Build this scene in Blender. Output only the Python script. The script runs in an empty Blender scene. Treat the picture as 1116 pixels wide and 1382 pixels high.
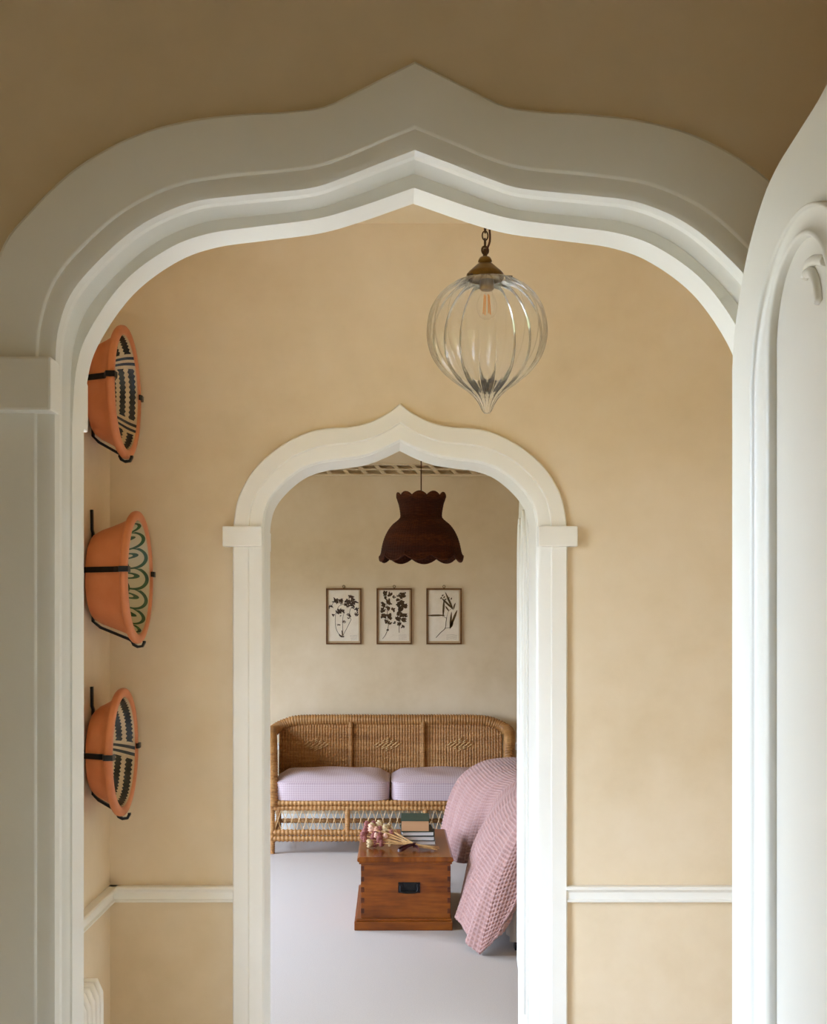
import bpy, bmesh, math, random
import numpy as np
from mathutils import Vector, Matrix, noise as mnoise

random.seed(7); np.random.seed(7)
SC = bpy.context.scene
COL = SC.collection
R = math.radians

# ------------------------------------------------------------------ camera
F = 1650.0                      # focal length in pixels of the 1116 x 1382 frame
VX, VY = 528.0, 845.0           # vanishing point of the corridor
HC = 1.6                        # eye height
cam = bpy.data.cameras.new('camera'); camo = bpy.data.objects.new('camera', cam); COL.objects.link(camo)
camo.location = (0, 0, HC); camo.rotation_euler = (R(90), 0, 0)
cam.sensor_fit = 'VERTICAL'; cam.sensor_height = 36.0; cam.sensor_width = 36.0 * 1116 / 1382
cam.lens = 36.0 * F / 1382
cam.shift_x = (558 - VX) / 1382; cam.shift_y = (VY - 691) / 1382
cam.clip_start = 0.02
SC.camera = camo

# ------------------------------------------------------------------ light
# overcast sky above, garden below the horizon; it reaches the rooms only through their windows
SKY = 11.3
w = bpy.data.worlds.new('world'); SC.world = w; w.use_nodes = True
wt = w.node_tree; bg = wt.nodes['Background']; bg.inputs[1].default_value = SKY
tc = wt.nodes.new('ShaderNodeTexCoord'); sx = wt.nodes.new('ShaderNodeSeparateXYZ'); rp = wt.nodes.new('ShaderNodeValToRGB')
mr = wt.nodes.new('ShaderNodeMapRange'); mr.inputs[1].default_value = -1; mr.inputs[2].default_value = 1
wt.links.new(tc.outputs['Generated'], sx.inputs[0]); wt.links.new(sx.outputs[2], mr.inputs[0]); wt.links.new(mr.outputs[0], rp.inputs[0]); wt.links.new(rp.outputs[0], bg.inputs[0])
e = rp.color_ramp.elements; e[0].position = 0.47; e[0].color = (0.075, 0.085, 0.05, 1); e[1].position = 0.53; e[1].color = (0.70, 0.86, 1.10, 1)
e2 = e.new(0.8); e2.color = (0.72, 0.91, 1.24, 1)
# windows: (x of wall, y0, y1, z0, z1)
WIN = {'window_1': (-0.866, 1.60, 2.80, 0.55, 2.2),
       'window_2': (-2.6, 4.75, 6.05, 0.25, 2.1),
       'window_3': (-2.6, 6.95, 8.2, 0.25, 2.1)}
REAR = (-1.9, -0.80, 0.20, 0.33, 1.17)     # landing window in the wall behind the camera: y, x0, x1, z0, z1
def portal(name, loc, rot, sx, sy):
    L = bpy.data.lights.new(name, 'AREA'); L.shape = 'RECTANGLE'; L.size = sx; L.size_y = sy; L.cycles.is_portal = True
    o = bpy.data.objects.new(name, L); COL.objects.link(o); o.location = loc; o.rotation_euler = rot
for k, (x, a, b, c, d) in WIN.items():
    portal({'window_1': 'window_hall_offscreen', 'window_2': 'window_bedroom_offscreen', 'window_3': 'window_bedroom_by_sofa_offscreen'}[k], (x - .14, (a + b) / 2, (c + d) / 2), (R(90), 0, R(-90)), b - a, d - c)
portal('window_landing_offscreen', ((REAR[1] + REAR[2]) / 2, REAR[0] - .14, (REAR[3] + REAR[4]) / 2), (R(90), 0, 0), REAR[2] - REAR[1], REAR[4] - REAR[3])

vs = SC.view_settings
SC.display_settings.display_device = 'sRGB'
vs.view_transform = 'Standard'; vs.look = 'None'; vs.gamma = 1.0; vs.use_curve_mapping = False
vs.exposure = 1.0
SC.cycles.max_bounces = 12; SC.cycles.diffuse_bounces = 8; SC.cycles.transmission_bounces = 10; SC.cycles.transparent_max_bounces = 12
SC.cycles.sample_clamp_indirect = 6.0

# ------------------------------------------------------------------ helpers
def srgb(r, g, b):
    f = lambda c: (c / 255 / 12.92) if c / 255 <= 0.04045 else ((c / 255 + 0.055) / 1.055) ** 2.4
    return (f(r), f(g), f(b), 1.0)

class NT:
    """small node-graph helper"""
    def __init__(s, name, rough=0.6, **kw):
        s.m = bpy.data.materials.new(name); s.m.use_nodes = True
        s.t = s.m.node_tree; s.b = s.t.nodes['Principled BSDF']
        s.b.inputs['Roughness'].default_value = rough
        for k, v in kw.items(): s.b.inputs[k.replace('_', ' ')].default_value = v
    def n(s, typ, **kw):
        nd = s.t.nodes.new(typ)
        for k, v in kw.items(): setattr(nd, k, v)
        return nd
    def put(s, sock, v):
        if isinstance(v, bpy.types.NodeSocket): s.t.links.new(v, sock)
        else: sock.default_value = v
    def math(s, op, a, b=0.0, c=0.0, clamp=False):
        nd = s.n('ShaderNodeMath', operation=op, use_clamp=clamp)
        s.put(nd.inputs[0], a); s.put(nd.inputs[1], b); s.put(nd.inputs[2], c)
        return nd.outputs[0]
    def mix(s, f, a, b):
        nd = s.n('ShaderNodeMix', data_type='RGBA')
        s.put(nd.inputs[0], f); s.put(nd.inputs[6], a); s.put(nd.inputs[7], b)
        return nd.outputs[2]
    def coord(s, which='Object', scale=(1, 1, 1)):
        tc = s.n('ShaderNodeTexCoord'); mp = s.n('ShaderNodeMapping'); mp.inputs['Scale'].default_value = scale
        s.t.links.new(tc.outputs[which], mp.inputs[0]); return mp.outputs[0]
    def noise(s, vec, scale, detail=4, rough=0.55):
        nd = s.n('ShaderNodeTexNoise'); s.put(nd.inputs['Vector'], vec)
        nd.inputs['Scale'].default_value = scale; nd.inputs['Detail'].default_value = detail; nd.inputs['Roughness'].default_value = rough
        return nd.outputs['Fac']
    def ramp(s, f, stops):
        nd = s.n('ShaderNodeValToRGB'); cr = nd.color_ramp
        while len(cr.elements) < len(stops): cr.elements.new(0.5)
        for e, (p, c) in zip(cr.elements, stops): e.position = p; e.color = c
        s.put(nd.inputs[0], f); return nd.outputs[0]
    def sep(s, v):
        nd = s.n('ShaderNodeSeparateXYZ'); s.put(nd.inputs[0], v); return nd.outputs
    def base(s, v): s.put(s.b.inputs['Base Color'], v); return s
    def bump(s, h, strength=0.3, dist=0.01):
        nd = s.n('ShaderNodeBump'); nd.inputs['Strength'].default_value = strength; nd.inputs['Distance'].default_value = dist
        s.put(nd.inputs['Height'], h); s.t.links.new(nd.outputs[0], s.b.inputs['Normal']); return s

M = {}
def plain(key, c1, c2=None, rough=0.6, scale=8, bump=0.0, bscale=40, bdist=0.004, coord='Object', stretch=(1, 1, 1), **kw):
    t = NT(key, rough, **kw); v = t.coord(coord, stretch)
    f = t.noise(v, scale)
    t.base(t.ramp(f, [(0.3, srgb(*c1)), (0.7, srgb(*(c2 or c1)))]))
    if bump: t.bump(t.noise(v, bscale), bump, bdist)
    M[key] = t.m
    return t

plain('ceiling_paint', (228, 211, 177), (234, 218, 187), rough=0.9, scale=2)
# limewashed plaster, cloudy in tone
def limewash(key, c1, c2, c3):
    t = NT(key, 0.92); v = t.coord('Object')
    a = t.noise(v, 1.3, 5, 0.6); b = t.noise(v, 6.0, 6, 0.65)
    f = t.math('ADD', t.math('MULTIPLY', a, 0.75), t.math('MULTIPLY', b, 0.25))
    t.base(t.ramp(f, [(0.34, srgb(*c1)), (0.5, srgb(*c2)), (0.66, srgb(*c3))]))
    t.bump(t.noise(v, 55, 5), 0.12, 0.003); M[key] = t.m
limewash('plaster', (212, 192, 157), (222, 204, 173), (229, 213, 186))
plain('white_paint', (233, 230, 219), (237, 235, 226), rough=0.42, scale=3, bump=0.05, bscale=60)
plain('radiator_white', (236, 233, 224), (240, 238, 230), rough=0.35, scale=3)
t = NT('carpet', 0.98); v = t.coord('Object')
t.base(t.mix(t.noise(v, 180, 3), srgb(194, 183, 174), srgb(218, 208, 198))); t.bump(t.noise(v, 420, 2), 0.5, 0.006); M['carpet'] = t.m
plain('terracotta', (190, 110, 64), (208, 132, 86), rough=0.55, scale=9, bump=0.08)
plain('black_iron', (22, 21, 22), (34, 32, 32), rough=0.42, scale=30, Metallic=0.6)
plain('old_brass', (92, 66, 28), (128, 96, 44), rough=0.38, scale=30, Metallic=0.85)
plain('dark_bronze', (62, 40, 24), (84, 58, 34), rough=0.4, scale=30, Metallic=0.8)
plain('brown_flex', (70, 36, 20), (88, 48, 28), rough=0.8)
plain('frame_oak', (92, 54, 14), (118, 74, 24), rough=0.5, scale=30)
plain('mount_board', (205, 178, 138), (212, 186, 148), rough=0.8)
plain('paper', (234, 222, 202), (242, 232, 214), rough=0.85, scale=20)
plain('pressed_dark', (44, 26, 14), (70, 42, 22), rough=0.8, scale=90)
plain('pressed_olive', (66, 48, 12), (98, 72, 22), rough=0.8, scale=90)
plain('pressed_brown', (78, 46, 16), (60, 48, 16), rough=0.8, scale=120)
plain('pencil', (150, 140, 135), rough=0.9)
plain('ribbon', (58, 14, 20), (78, 22, 28), rough=0.45, scale=40)
plain('stem_straw', (196, 150, 92), (222, 182, 122), rough=0.7, scale=60)
plain('head_rose', (120, 62, 58), (170, 104, 92), rough=0.8, scale=60, bump=0.4, bscale=160)
plain('head_cream', (186, 156, 108), (220, 196, 152), rough=0.8, scale=60, bump=0.4, bscale=160)
plain('head_pink', (222, 168, 142), (232, 192, 168), rough=0.8, scale=60, bump=0.3, bscale=160)
plain('book_green', (34, 62, 48), (44, 74, 58), rough=0.6, scale=30)
plain('book_dark', (22, 40, 36), (30, 50, 44), rough=0.55, scale=30)
plain('book_grey', (150, 140, 132), (166, 156, 146), rough=0.6, scale=30)
plain('bed_linen', (214, 204, 190), (224, 214, 202), rough=0.9, scale=20)
plain('black_wood', (16, 14, 14), (24, 20, 20), rough=0.5)
t = NT('pages_tan', 0.85); v = t.coord('Object', (1, 1, 400)); t.base(t.mix(t.noise(v, 1.0, 2), srgb(196, 148, 104), srgb(222, 178, 134))); M['pages_tan'] = t.m
t = NT('pages_white', 0.85); v = t.coord('Object', (1, 1, 400)); t.base(t.mix(t.noise(v, 1.0, 2), srgb(236, 234, 230), srgb(248, 247, 244))); M['pages_white'] = t.m

# polished pine, grain along x or y
def wood(key, c1, c2, c3, stretch, rough=0.32):
    t = NT(key, rough); t.b.inputs['Specular IOR Level'].default_value = .32; v = t.coord('Object', stretch)
    g = t.noise(v, 3.0, 7, 0.62); g2 = t.noise(t.coord('Object'), 5.5, 3)
    f = t.math('ADD', t.math('MULTIPLY', g, 0.6), t.math('MULTIPLY', g2, 0.4))
    t.base(t.ramp(f, [(0.30, srgb(*c1)), (0.52, srgb(*c2)), (0.72, srgb(*c3))])); t.bump(g, 0.08, 0.004)
    M[key] = t.m
wood('pine_front', (78, 32, 3), (132, 68, 10), (162, 92, 20), (1.2, 1, 14))
wood('pine_lid', (78, 32, 3), (132, 68, 10), (162, 92, 20), (9, 1.2, 1), rough=0.22)
wood('pine_plinth', (50, 20, 6), (86, 40, 14), (108, 56, 22), (1.2, 1.2, 16))
# wicker: strand-to-strand tone change
def wicker(key, c1, c2, c3, su=(60, 60, 160), rough=0.5):
    t = NT(key, rough); v = t.coord('Object', su)
    g = t.noise(v, 1.0, 3, 0.6); g2 = t.noise(t.coord('Object', (1.2, 1.2, 16)), 1.0, 3)
    f = t.math('ADD', t.math('MULTIPLY', g, 0.5), t.math('MULTIPLY', g2, 0.5))
    t.base(t.ramp(f, [(0.28, srgb(*c1)), (0.5, srgb(*c2)), (0.72, srgb(*c3))])); M[key] = t.m
wicker('wicker', (118, 74, 34), (170, 120, 66), (202, 156, 98), (7, 60, 130))
plain('cane_pale', (206, 164, 108), (226, 188, 132), rough=.45, scale=40)
wicker('wicker_dark', (36, 14, 7), (62, 26, 12), (104, 56, 22), (40, 40, 220), rough=0.75)
M['wicker_dark'].node_tree.nodes['Principled BSDF'].inputs['Specular IOR Level'].default_value = 0.15
# tiny pink gingham
t = NT('gingham', 0.95); o = t.sep(t.coord('UV', (1, 1, 1)))
cu = t.math('GREATER_THAN', t.math('FRACT', t.math('MULTIPLY', o[0], 62.0)), 0.5)
cv = t.math('GREATER_THAN', t.math('FRACT', t.math('MULTIPLY', o[1], 62.0)), 0.5)
f = t.math('MULTIPLY', t.math('ADD', cu, cv), 0.5)
t.base(t.ramp(f, [(0.0, srgb(206, 188, 189)), (0.5, srgb(196, 174, 176)), (1.0, srgb(182, 156, 160))])); M['gingham'] = t.m
t = NT('waffle_pink', 0.97); v = t.coord('Object')
t.b.inputs['Sheen Weight'].default_value = 0.25
t.base(t.mix(t.noise(v, 60, 3), srgb(172, 130, 123), srgb(188, 150, 142))); M['waffle_pink'] = t.m
# glass
t = NT('clear_glass', 0.02)
tr = t.n('ShaderNodeBsdfTransparent'); tr.inputs[0].default_value = (.985, .99, .98, 1); gl = t.n('ShaderNodeBsdfGlossy'); gl.inputs['Roughness'].default_value = 0.03
df = t.n('ShaderNodeBsdfTranslucent'); df.inputs[0].default_value = (.95, .95, .92, 1)
m0 = t.n('ShaderNodeMixShader'); m0.inputs[0].default_value = .12; t.t.links.new(tr.outputs[0], m0.inputs[1]); t.t.links.new(df.outputs[0], m0.inputs[2])
fr = t.n('ShaderNodeFresnel'); ge = t.n('ShaderNodeNewGeometry'); t.put(fr.inputs[0], t.math('ADD', 1.55, t.math('MULTIPLY', ge.outputs['Backfacing'], 1.24 - 1.55))); mx = t.n('ShaderNodeMixShader')
t.t.links.new(fr.outputs[0], mx.inputs[0]); t.t.links.new(m0.outputs[0], mx.inputs[1]); t.t.links.new(gl.outputs[0], mx.inputs[2])
t.t.links.new(mx.outputs[0], t.t.nodes['Material Output'].inputs[0]); M['clear_glass'] = t.m
t = NT('window_glass', 0.02)
tr = t.n('ShaderNodeBsdfTransparent'); gl = t.n('ShaderNodeBsdfGlossy'); gl.inputs['Roughness'].default_value = 0.02
fr = t.n('ShaderNodeFresnel'); ge = t.n('ShaderNodeNewGeometry'); t.put(fr.inputs[0], t.math('ADD', 1.3, t.math('MULTIPLY', ge.outputs['Backfacing'], 1 / 1.3 - 1.3))); mx = t.n('ShaderNodeMixShader')
t.t.links.new(fr.outputs[0], mx.inputs[0]); t.t.links.new(tr.outputs[0], mx.inputs[1]); t.t.links.new(gl.outputs[0], mx.inputs[2])
t.t.links.new(mx.outputs[0], t.t.nodes['Material Output'].inputs[0]); M['window_glass'] = t.m
t = NT('filament', 0.4); t.b.inputs['Base Color'].default_value = srgb(226, 150, 66); M['filament'] = t.m

# glazed interiors of the bowls: u = turn around the bowl, v = from rim to centre
def serrated(key, rows, teeth, u0, breaks, cream, ink):
    t = NT(key, 0.22); o = t.sep(t.coord('UV')); u, v = o[0], o[1]
    wob = t.math('MULTIPLY', t.math('SUBTRACT', t.noise(t.coord('Object'), 9, 2), 0.5), 0.05)
    saw = t.math('ABSOLUTE', t.math('SUBTRACT', t.math('FRACT', t.math('MULTIPLY', u, float(teeth))), 0.5))
    x = t.math('FRACT', t.math('MULTIPLY', t.math('ADD', v, wob), float(rows)))
    d = t.math('ABSOLUTE', t.math('SUBTRACT', x, 0.5))
    row = t.math('LESS_THAN', d, t.math('ADD', t.math('MULTIPLY', saw, 0.30), 0.21))
    tot = row
    for ub in breaks:      # a painted double line crosses the rows here
        du = t.math('ABSOLUTE', t.math('SUBTRACT', t.math('ADD', u, t.math('MULTIPLY', v, 0.05)), ub))
        gap = t.math('LESS_THAN', du, 0.026)
        line = t.math('LESS_THAN', t.math('ABSOLUTE', t.math('SUBTRACT', du, 0.010)), 0.005)
        tot = t.math('MAXIMUM', t.math('MULTIPLY', tot, t.math('SUBTRACT', 1.0, gap)), line)
    t.base(t.mix(tot, srgb(*cream), srgb(*ink))); M[key] = t.m
serrated('glaze_black_rows', 6.6, 64, 0, (0.375, 0.585, 0.1, 0.86), (204, 178, 140), (26, 25, 28))
serrated('glaze_black_bands', 5.8, 70, 0, (0.515, 0.0, 0.25, 0.78), (204, 180, 144), (26, 27, 24))
t = NT('glaze_green_loops', 0.22); o = t.sep(t.coord('UV')); u, v = o[0], o[1]
tot = None
for (n, sh, v0, ru, rv, lw) in ((15, 0.0, 0.25, 0.66, 0.27, .085), (15, 0.12, 0.30, 0.16, 0.17, .22), (15, 0.5, 0.40, 0.5, 0.16, .11)):
    x = t.math('SUBTRACT', t.math('FRACT', t.math('ADD', t.math('MULTIPLY', u, float(n)), sh)), 0.5)
    x = t.math('DIVIDE', t.math('ADD', x, t.math('MULTIPLY', v, 0.25)), ru)
    y = t.math('DIVIDE', t.math('SUBTRACT', v, v0), rv)
    rr = t.math('SQRT', t.math('ADD', t.math('MULTIPLY', x, x), t.math('MULTIPLY', y, y)))
    ln = t.math('LESS_THAN', t.math('ABSOLUTE', t.math('SUBTRACT', rr, 0.8)), lw)
    tot = ln if tot is None else t.math('MAXIMUM', tot, ln)
t.base(t.mix(tot, srgb(196, 182, 146), srgb(46, 76, 40))); M['glaze_green_loops'] = t.m

def tag(o, label, cat, group=None, kind=None):
    o['label'] = label; o['category'] = cat
    if group: o['group'] = group
    if kind: o['kind'] = kind
    return o
def thing(name, loc, label, cat, group=None, kind=None):
    o = bpy.data.objects.new(name, None); COL.objects.link(o); o.location = loc; o.empty_display_size = 0.1
    return tag(o, label, cat, group, kind)
def mesh(name, V, Fs, mat, parent=None, smooth=False, uv=None, at=None):
    """one mesh object; V in world space, at = where its origin stands"""
    at = Vector(at) if at is not None else (Vector(parent_world(parent)) if parent else Vector((0, 0, 0)))
    me = bpy.data.meshes.new(name)
    me.from_pydata([tuple(Vector(p) - at) for p in V], [], [tuple(int(i) for i in f) for f in Fs])
    me.materials.append(M[mat] if isinstance(mat, str) else mat)
    if uv is not None:
        l = me.uv_layers.new(name='UVMap'); uva = np.asarray(uv, dtype=np.float32)
        idx = np.zeros(len(me.loops), dtype=np.int32); me.loops.foreach_get('vertex_index', idx)
        l.data.foreach_set('uv', uva[idx].ravel())
    bm = bmesh.new(); bm.from_mesh(me); bmesh.ops.recalc_face_normals(bm, faces=bm.faces); bm.to_mesh(me); bm.free()
    if smooth: me.polygons.foreach_set('use_smooth', [True] * len(me.polygons))
    o = bpy.data.objects.new(name, me); COL.objects.link(o)
    o.location = at - (Vector(parent_world(parent)) if parent else Vector((0, 0, 0)))
    if parent: o.parent = parent
    return o
def parent_world(p):
    v = Vector((0, 0, 0))
    while p is not None: v = v + p.location; p = p.parent
    return v
class G:
    """collects geometry pieces of ONE part"""
    def __init__(s): s.V = []; s.F = []; s.U = []
    def add(s, V, Fs, U=None):
        b = len(s.V); s.V += [tuple(p) for p in V]; s.F += [tuple(i + b for i in f) for f in Fs]
        s.U += list(U) if U is not None else [(0, 0)] * len(V); return s
    def build(s, name, mat, parent=None, smooth=False, uv=False, at=None):
        return mesh(name, s.V, s.F, mat, parent, smooth, s.U if uv else None, at)
def g_box(x0, x1, y0, y1, z0, z1, bev=0.0):
    bm = bmesh.new(); bmesh.ops.create_cube(bm, size=1)
    for v in bm.verts: v.co = ((x0 + x1) / 2 + v.co.x * (x1 - x0), (y0 + y1) / 2 + v.co.y * (y1 - y0), (z0 + z1) / 2 + v.co.z * (z1 - z0))
    if bev: bmesh.ops.bevel(bm, geom=list(bm.edges), offset=bev, segments=2, affect='EDGES', profile=0.6)
    bm.verts.ensure_lookup_table(); bm.verts.index_update()
    V = [v.co.copy() for v in bm.verts]; Fs = [[v.index for v in f.verts] for f in bm.faces]; bm.free()
    return V, Fs
def box(name, mat, parent, x0, x1, y0, y1, z0, z1, bev=0.0):
    V, Fs = g_box(x0, x1, y0, y1, z0, z1, bev); return mesh(name, V, Fs, mat, parent)
def smooth_path(P, n):
    """Catmull-Rom through P, resampled evenly to n points"""
    P = np.asarray(P, float); Q = np.vstack([2 * P[0] - P[1], P, 2 * P[-1] - P[-2]]); out = []
    for i in range(1, len(Q) - 2):
        p0, p1, p2, p3 = Q[i - 1], Q[i], Q[i + 1], Q[i + 2]
        for s in np.linspace(0, 1, 12, endpoint=False):
            out.append(0.5 * (2 * p1 + (p2 - p0) * s + (2 * p0 - 5 * p1 + 4 * p2 - p3) * s * s + (3 * p1 - p0 - 3 * p2 + p3) * s ** 3))
    out.append(P[-1]); out = np.array(out)
    L = np.concatenate([[0], np.cumsum(np.linalg.norm(np.diff(out, axis=0), axis=1))]); tt = np.linspace(0, L[-1], n)
    return np.stack([np.interp(tt, L, out[:, k]) for k in range(out.shape[1])], 1)
def g_tube(P, r, sides=8, caps=True, closed=False):
    """tube along P; r may be a number or a list"""
    P = [Vector(p) for p in P]; n = len(P); rr = [r] * n if not hasattr(r, '__len__') else list(r)
    V = []; Fs = []; up = None
    for i, p in enumerate(P):
        a = P[(i - 1) % n] if (closed or i > 0) else p; b = P[(i + 1) % n] if (closed or i < n - 1) else p
        d = (b - a).normalized()
        if up is None: up = Vector((0, 0, 1)) if abs(d.z) < 0.9 else Vector((1, 0, 0))
        s = d.cross(up).normalized(); up = s.cross(d).normalized()
        for k in range(sides):
            an = 2 * math.pi * k / sides; V.append(p + (s * math.cos(an) + up * math.sin(an)) * rr[i])
    for i in range(n if closed else n - 1):
        j = (i + 1) % n
        for k in range(sides):
            k2 = (k + 1) % sides; Fs.append([i * sides + k, i * sides + k2, j * sides + k2, j * sides + k])
    if caps and not closed: Fs += [list(range(sides))[::-1], list(range((n - 1) * sides, n * sides))]
    return V, Fs
def g_strap(P, wdir, wd, th):
    """flat bar along P, wide along wdir"""
    P = [Vector(p) for p in P]; W = Vector(wdir).normalized(); V = []; Fs = []; n = len(P)
    for i, p in enumerate(P):
        d = (P[min(i + 1, n - 1)] - P[max(i - 1, 0)]).normalized(); N = d.cross(W).normalized()
        for a, b in ((-1, -1), (1, -1), (1, 1), (-1, 1)): V.append(p + W * (a * wd / 2) + N * (b * th / 2))
    for i in range(n - 1):
        for k in range(4): k2 = (k + 1) % 4; Fs.append([i * 4 + k, i * 4 + k2, (i + 1) * 4 + k2, (i + 1) * 4 + k])
    Fs += [[0, 1, 2, 3], [n * 4 - 1, n * 4 - 2, n * 4 - 3, n * 4 - 4]]
    return V, Fs
def g_lathe(prof, n, c, axis='z', fn=None):
    """prof: list of (radius, height); fn(i_ring, angle, r, h) may change (r, h); UV = (turn, along profile)"""
    V = []; Fs = []; U = []; m = len(prof)
    L = [0]
    for i in range(1, m): L.append(L[-1] + math.hypot(prof[i][0] - prof[i - 1][0], prof[i][1] - prof[i - 1][1]))
    for i, (r0, h0) in enumerate(prof):
        for k in range(n + 1):
            a = 2 * math.pi * k / n; r, h = fn(i, a, r0, h0) if fn else (r0, h0)
            if axis == 'z': V.append((c[0] + r * math.cos(a), c[1] + r * math.sin(a), c[2] + h))
            else: V.append((c[0] + h, c[1] - r * math.cos(a), c[2] + r * math.sin(a)))
            U.append((k / n, L[i] / L[-1]))
    for i in range(m - 1):
        for k in range(n):
            a = i * (n + 1) + k; Fs.append([a, a + 1, a + n + 2, a + n + 1])
    return V, Fs, U
def g_prism(poly, axis, a, b):
    """extrude a 2D polygon; axis 'x': poly=(y,z) from x=a to b; axis 'y': poly=(x,z)"""
    n = len(poly)
    P = (lambda p, t: (t, p[0], p[1])) if axis == 'x' else (lambda p, t: (p[0], t, p[1]))
    V = [P(p, a) for p in poly] + [P(p, b) for p in poly]
    Fs = [list(range(n))[::-1], list(range(n, 2 * n))] + [[k, (k + 1) % n, n + (k + 1) % n, n + k] for k in range(n)]
    return V, Fs
def px(x, y, d):
    """pixel of the photograph at a known depth -> point"""
    return Vector(((x - VX) * d / F, d, HC + (VY - y) * d / F))

# ------------------------------------------------------------------ the ogee arches
O1 = [(-.515, .25), (-.508, .36), (-.4894, .4449), (-.4545, .4912), (-.402, .541), (-.3356, .5786), (-.27, .5978), (-.2045, .6057), (-.1564, .6083), (-.1084, .6145), (-.0725, .631), (-.035, .650), (0, .6677)]
E1 = [(-.424, .25), (-.4235, .31), (-.4195, .353), (-.402, .397), (-.358, .445), (-.3146, .478), (-.2613, .50), (-.2045, .5075), (-.1259, .5157), (-.0865, .5279), (-.0463, .5436), (0, .561)]
L1 = [(-.421, .25), (-.4158, .3175), (-.400, .364), (-.358, .4234), (-.3036, .4644), (-.2534, .4834), (-.1895, .4925), (-.1211, .5016), (-.07, .5156), (0, .540)]
O2 = [(-.5125, .25), (-.5107, .309), (-.493, .40), (-.442, .4864), (-.3657, .552), (-.285, .593), (-.2239, .606), (-.1518, .611), (-.0907, .626), (-.0352, .6545), (0, .682)]
E2 = [(-.421, .25), (-.420, .323), (-.405, .382), (-.366, .434), (-.3057, .482), (-.2398, .505), (-.176, .5135), (-.1125, .5237), (-.0566, .5435), (0, .5705)]
NA = 64
def arch_curve(pts, cx):
    """both halves with the jambs down to the floor: array (x, z)"""
    h = smooth_path(pts, NA)
    left = np.vstack([[h[0][0], -HC], h]); right = left[::-1][1:] * [-1, 1]
    c = np.vstack([left, right]); c[:, 0] += cx; c[:, 1] += HC
    return c
def sweep_arch(name, stations, mat, parent, label=None):
    T = len(stations[0][0]); V = []; Fs = []
    for c, y in stations:
        for p in c: V.append((p[0], y, p[1]))
    for i in range(len(stations) - 1):
        for k in range(T - 1): Fs.append([i * T + k, i * T + k + 1, (i + 1) * T + k + 1, (i + 1) * T + k])
    o = mesh(name, V, Fs, mat, parent, smooth=True)
    es = o.modifiers.new('edges', 'EDGE_SPLIT'); es.split_angle = R(32)
    return o
def arch_set(name, label, O, E, L, cx, yf, yw, yb0, yb, aline, imp, deep, step=.007):
    """casing on the near face (front yf, wall face yw), lining to yb0, casing on the far face (yb)"""
    root = thing(name, (cx, yw, 0), label, 'arch', kind='structure')
    o, e, l = arch_curve(O, cx), arch_curve(E, cx), arch_curve(L, cx)
    mixc = lambda a: e * (1 - a) + o * a
    st = [(o, yw + .004), (o, yf + .004), (mixc(.96), yf), (mixc(aline + .02), yf), (mixc(aline), yf + step * .3), (mixc(aline - .02), yf + step), (mixc(aline - .05), yf + step + .0006), (mixc(.10), yf + step + .001), (mixc(.03), yf + step + .004), (mixc(0), yf + .017)]
    sweep_arch('casing', st, 'white_paint', root)
    hol = [(e, yf + .017), (e, yf + .028), (mixc(.03), yf + .030)]
    for q in np.linspace(0, 1, 9): hol.append((mixc(.03 + .16 * math.sin(q * math.pi) ** .8) * (1 - q) + (l * .2 + e * .8) * q, yf + .031 + (deep - .031) * q))
    sweep_arch('hollow_moulding', hol, 'white_paint', root)
    sweep_arch('lining', [(l * .2 + e * .8, yf + deep), (l, yf + deep + .001), (l, yb0)], 'white_paint', root)
    bk = [(l, yb0), (l, yb - .004), (l * .95 + o * .05, yb), (l * .4 + o * .6, yb), (l * .38 + o * .62, yb - .006), (o, yb - .006), (o, yb0 - .004)]
    sweep_arch('back_casing', bk, 'white_paint', root)
    z0, z1, xo, py = imp
    for s in (-1, 1):
        xe = cx + s * abs(E[0][0]); xq = cx + s * xo
        box('impost', 'white_paint', root, min(xe, xq), max(xe, xq), yf - py, yw, HC + z0, HC + z1, .003)
        xe = cx + s * abs(L[0][0])
        box('impost', 'white_paint', root, min(xe, xq), max(xe, xq), yb0, yb + py, HC + z0, HC + z1, .003)
    return root
C1, C2 = .028, .027
ZT = 2.84                       # ceilings
YF1, YW1, YB1 = 1.442, 1.462, 1.555
YF2, YW2, YB2 = 3.742, 3.765, 3.965
arch_set('trim_1', 'wide off-white ogee arch surround framing the hall', O1, E1, L1, C1, YF1, YW1, YB1 - .004, YB1 + .012, .267, (.251, .314, .56, .020), .063, .0028)
arch_set('trim_2', 'white ogee arch surround leading to the bedroom with the sofa', O2, E2, E2, C2, YF2, YW2, YB2, YB2 + .022, .47, (.243, .3045, .541, .020), .05)

def arch_wall(name, label, O, E, cx, x0, x1, y0, y1, mats=('plaster', 'plaster')):
    c = (arch_curve(O, cx) + arch_curve(E, cx)) / 2; T = len(c)
    V = []; Fs = []
    for y in (y0, y1):
        b = len(V)
        V += [(p[0], y, p[1]) for p in c] + [(p[0], y, ZT) for p in c] + [(x0, y, 0), (x0, y, ZT), (x1, y, 0), (x1, y, ZT)]
        for k in range(1, T - 2): Fs.append([b + k, b + k + 1, b + T + k + 1, b + T + k])
        q = b + 2 * T
        Fs += [[q, b, b + 1, b + T + 1, q + 1], [q + 2, b + T - 1, b + T - 2, b + 2 * T - 2, q + 3]]
    H = 2 * T + 4
    for k in range(T - 1): Fs.append([k, k + 1, H + k + 1, H + k])
    o = mesh(name, V, Fs, mats[0], at=(cx, y0, 0))
    if mats[1] != mats[0]:          # the two rooms on either side have their own paint
        o.data.materials.append(M[mats[1]])
        for p in o.data.polygons: p.material_index = 1 if p.center.y > (y1 - y0) * .9 else 0
    return tag(o, label, 'wall', kind='structure')
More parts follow.
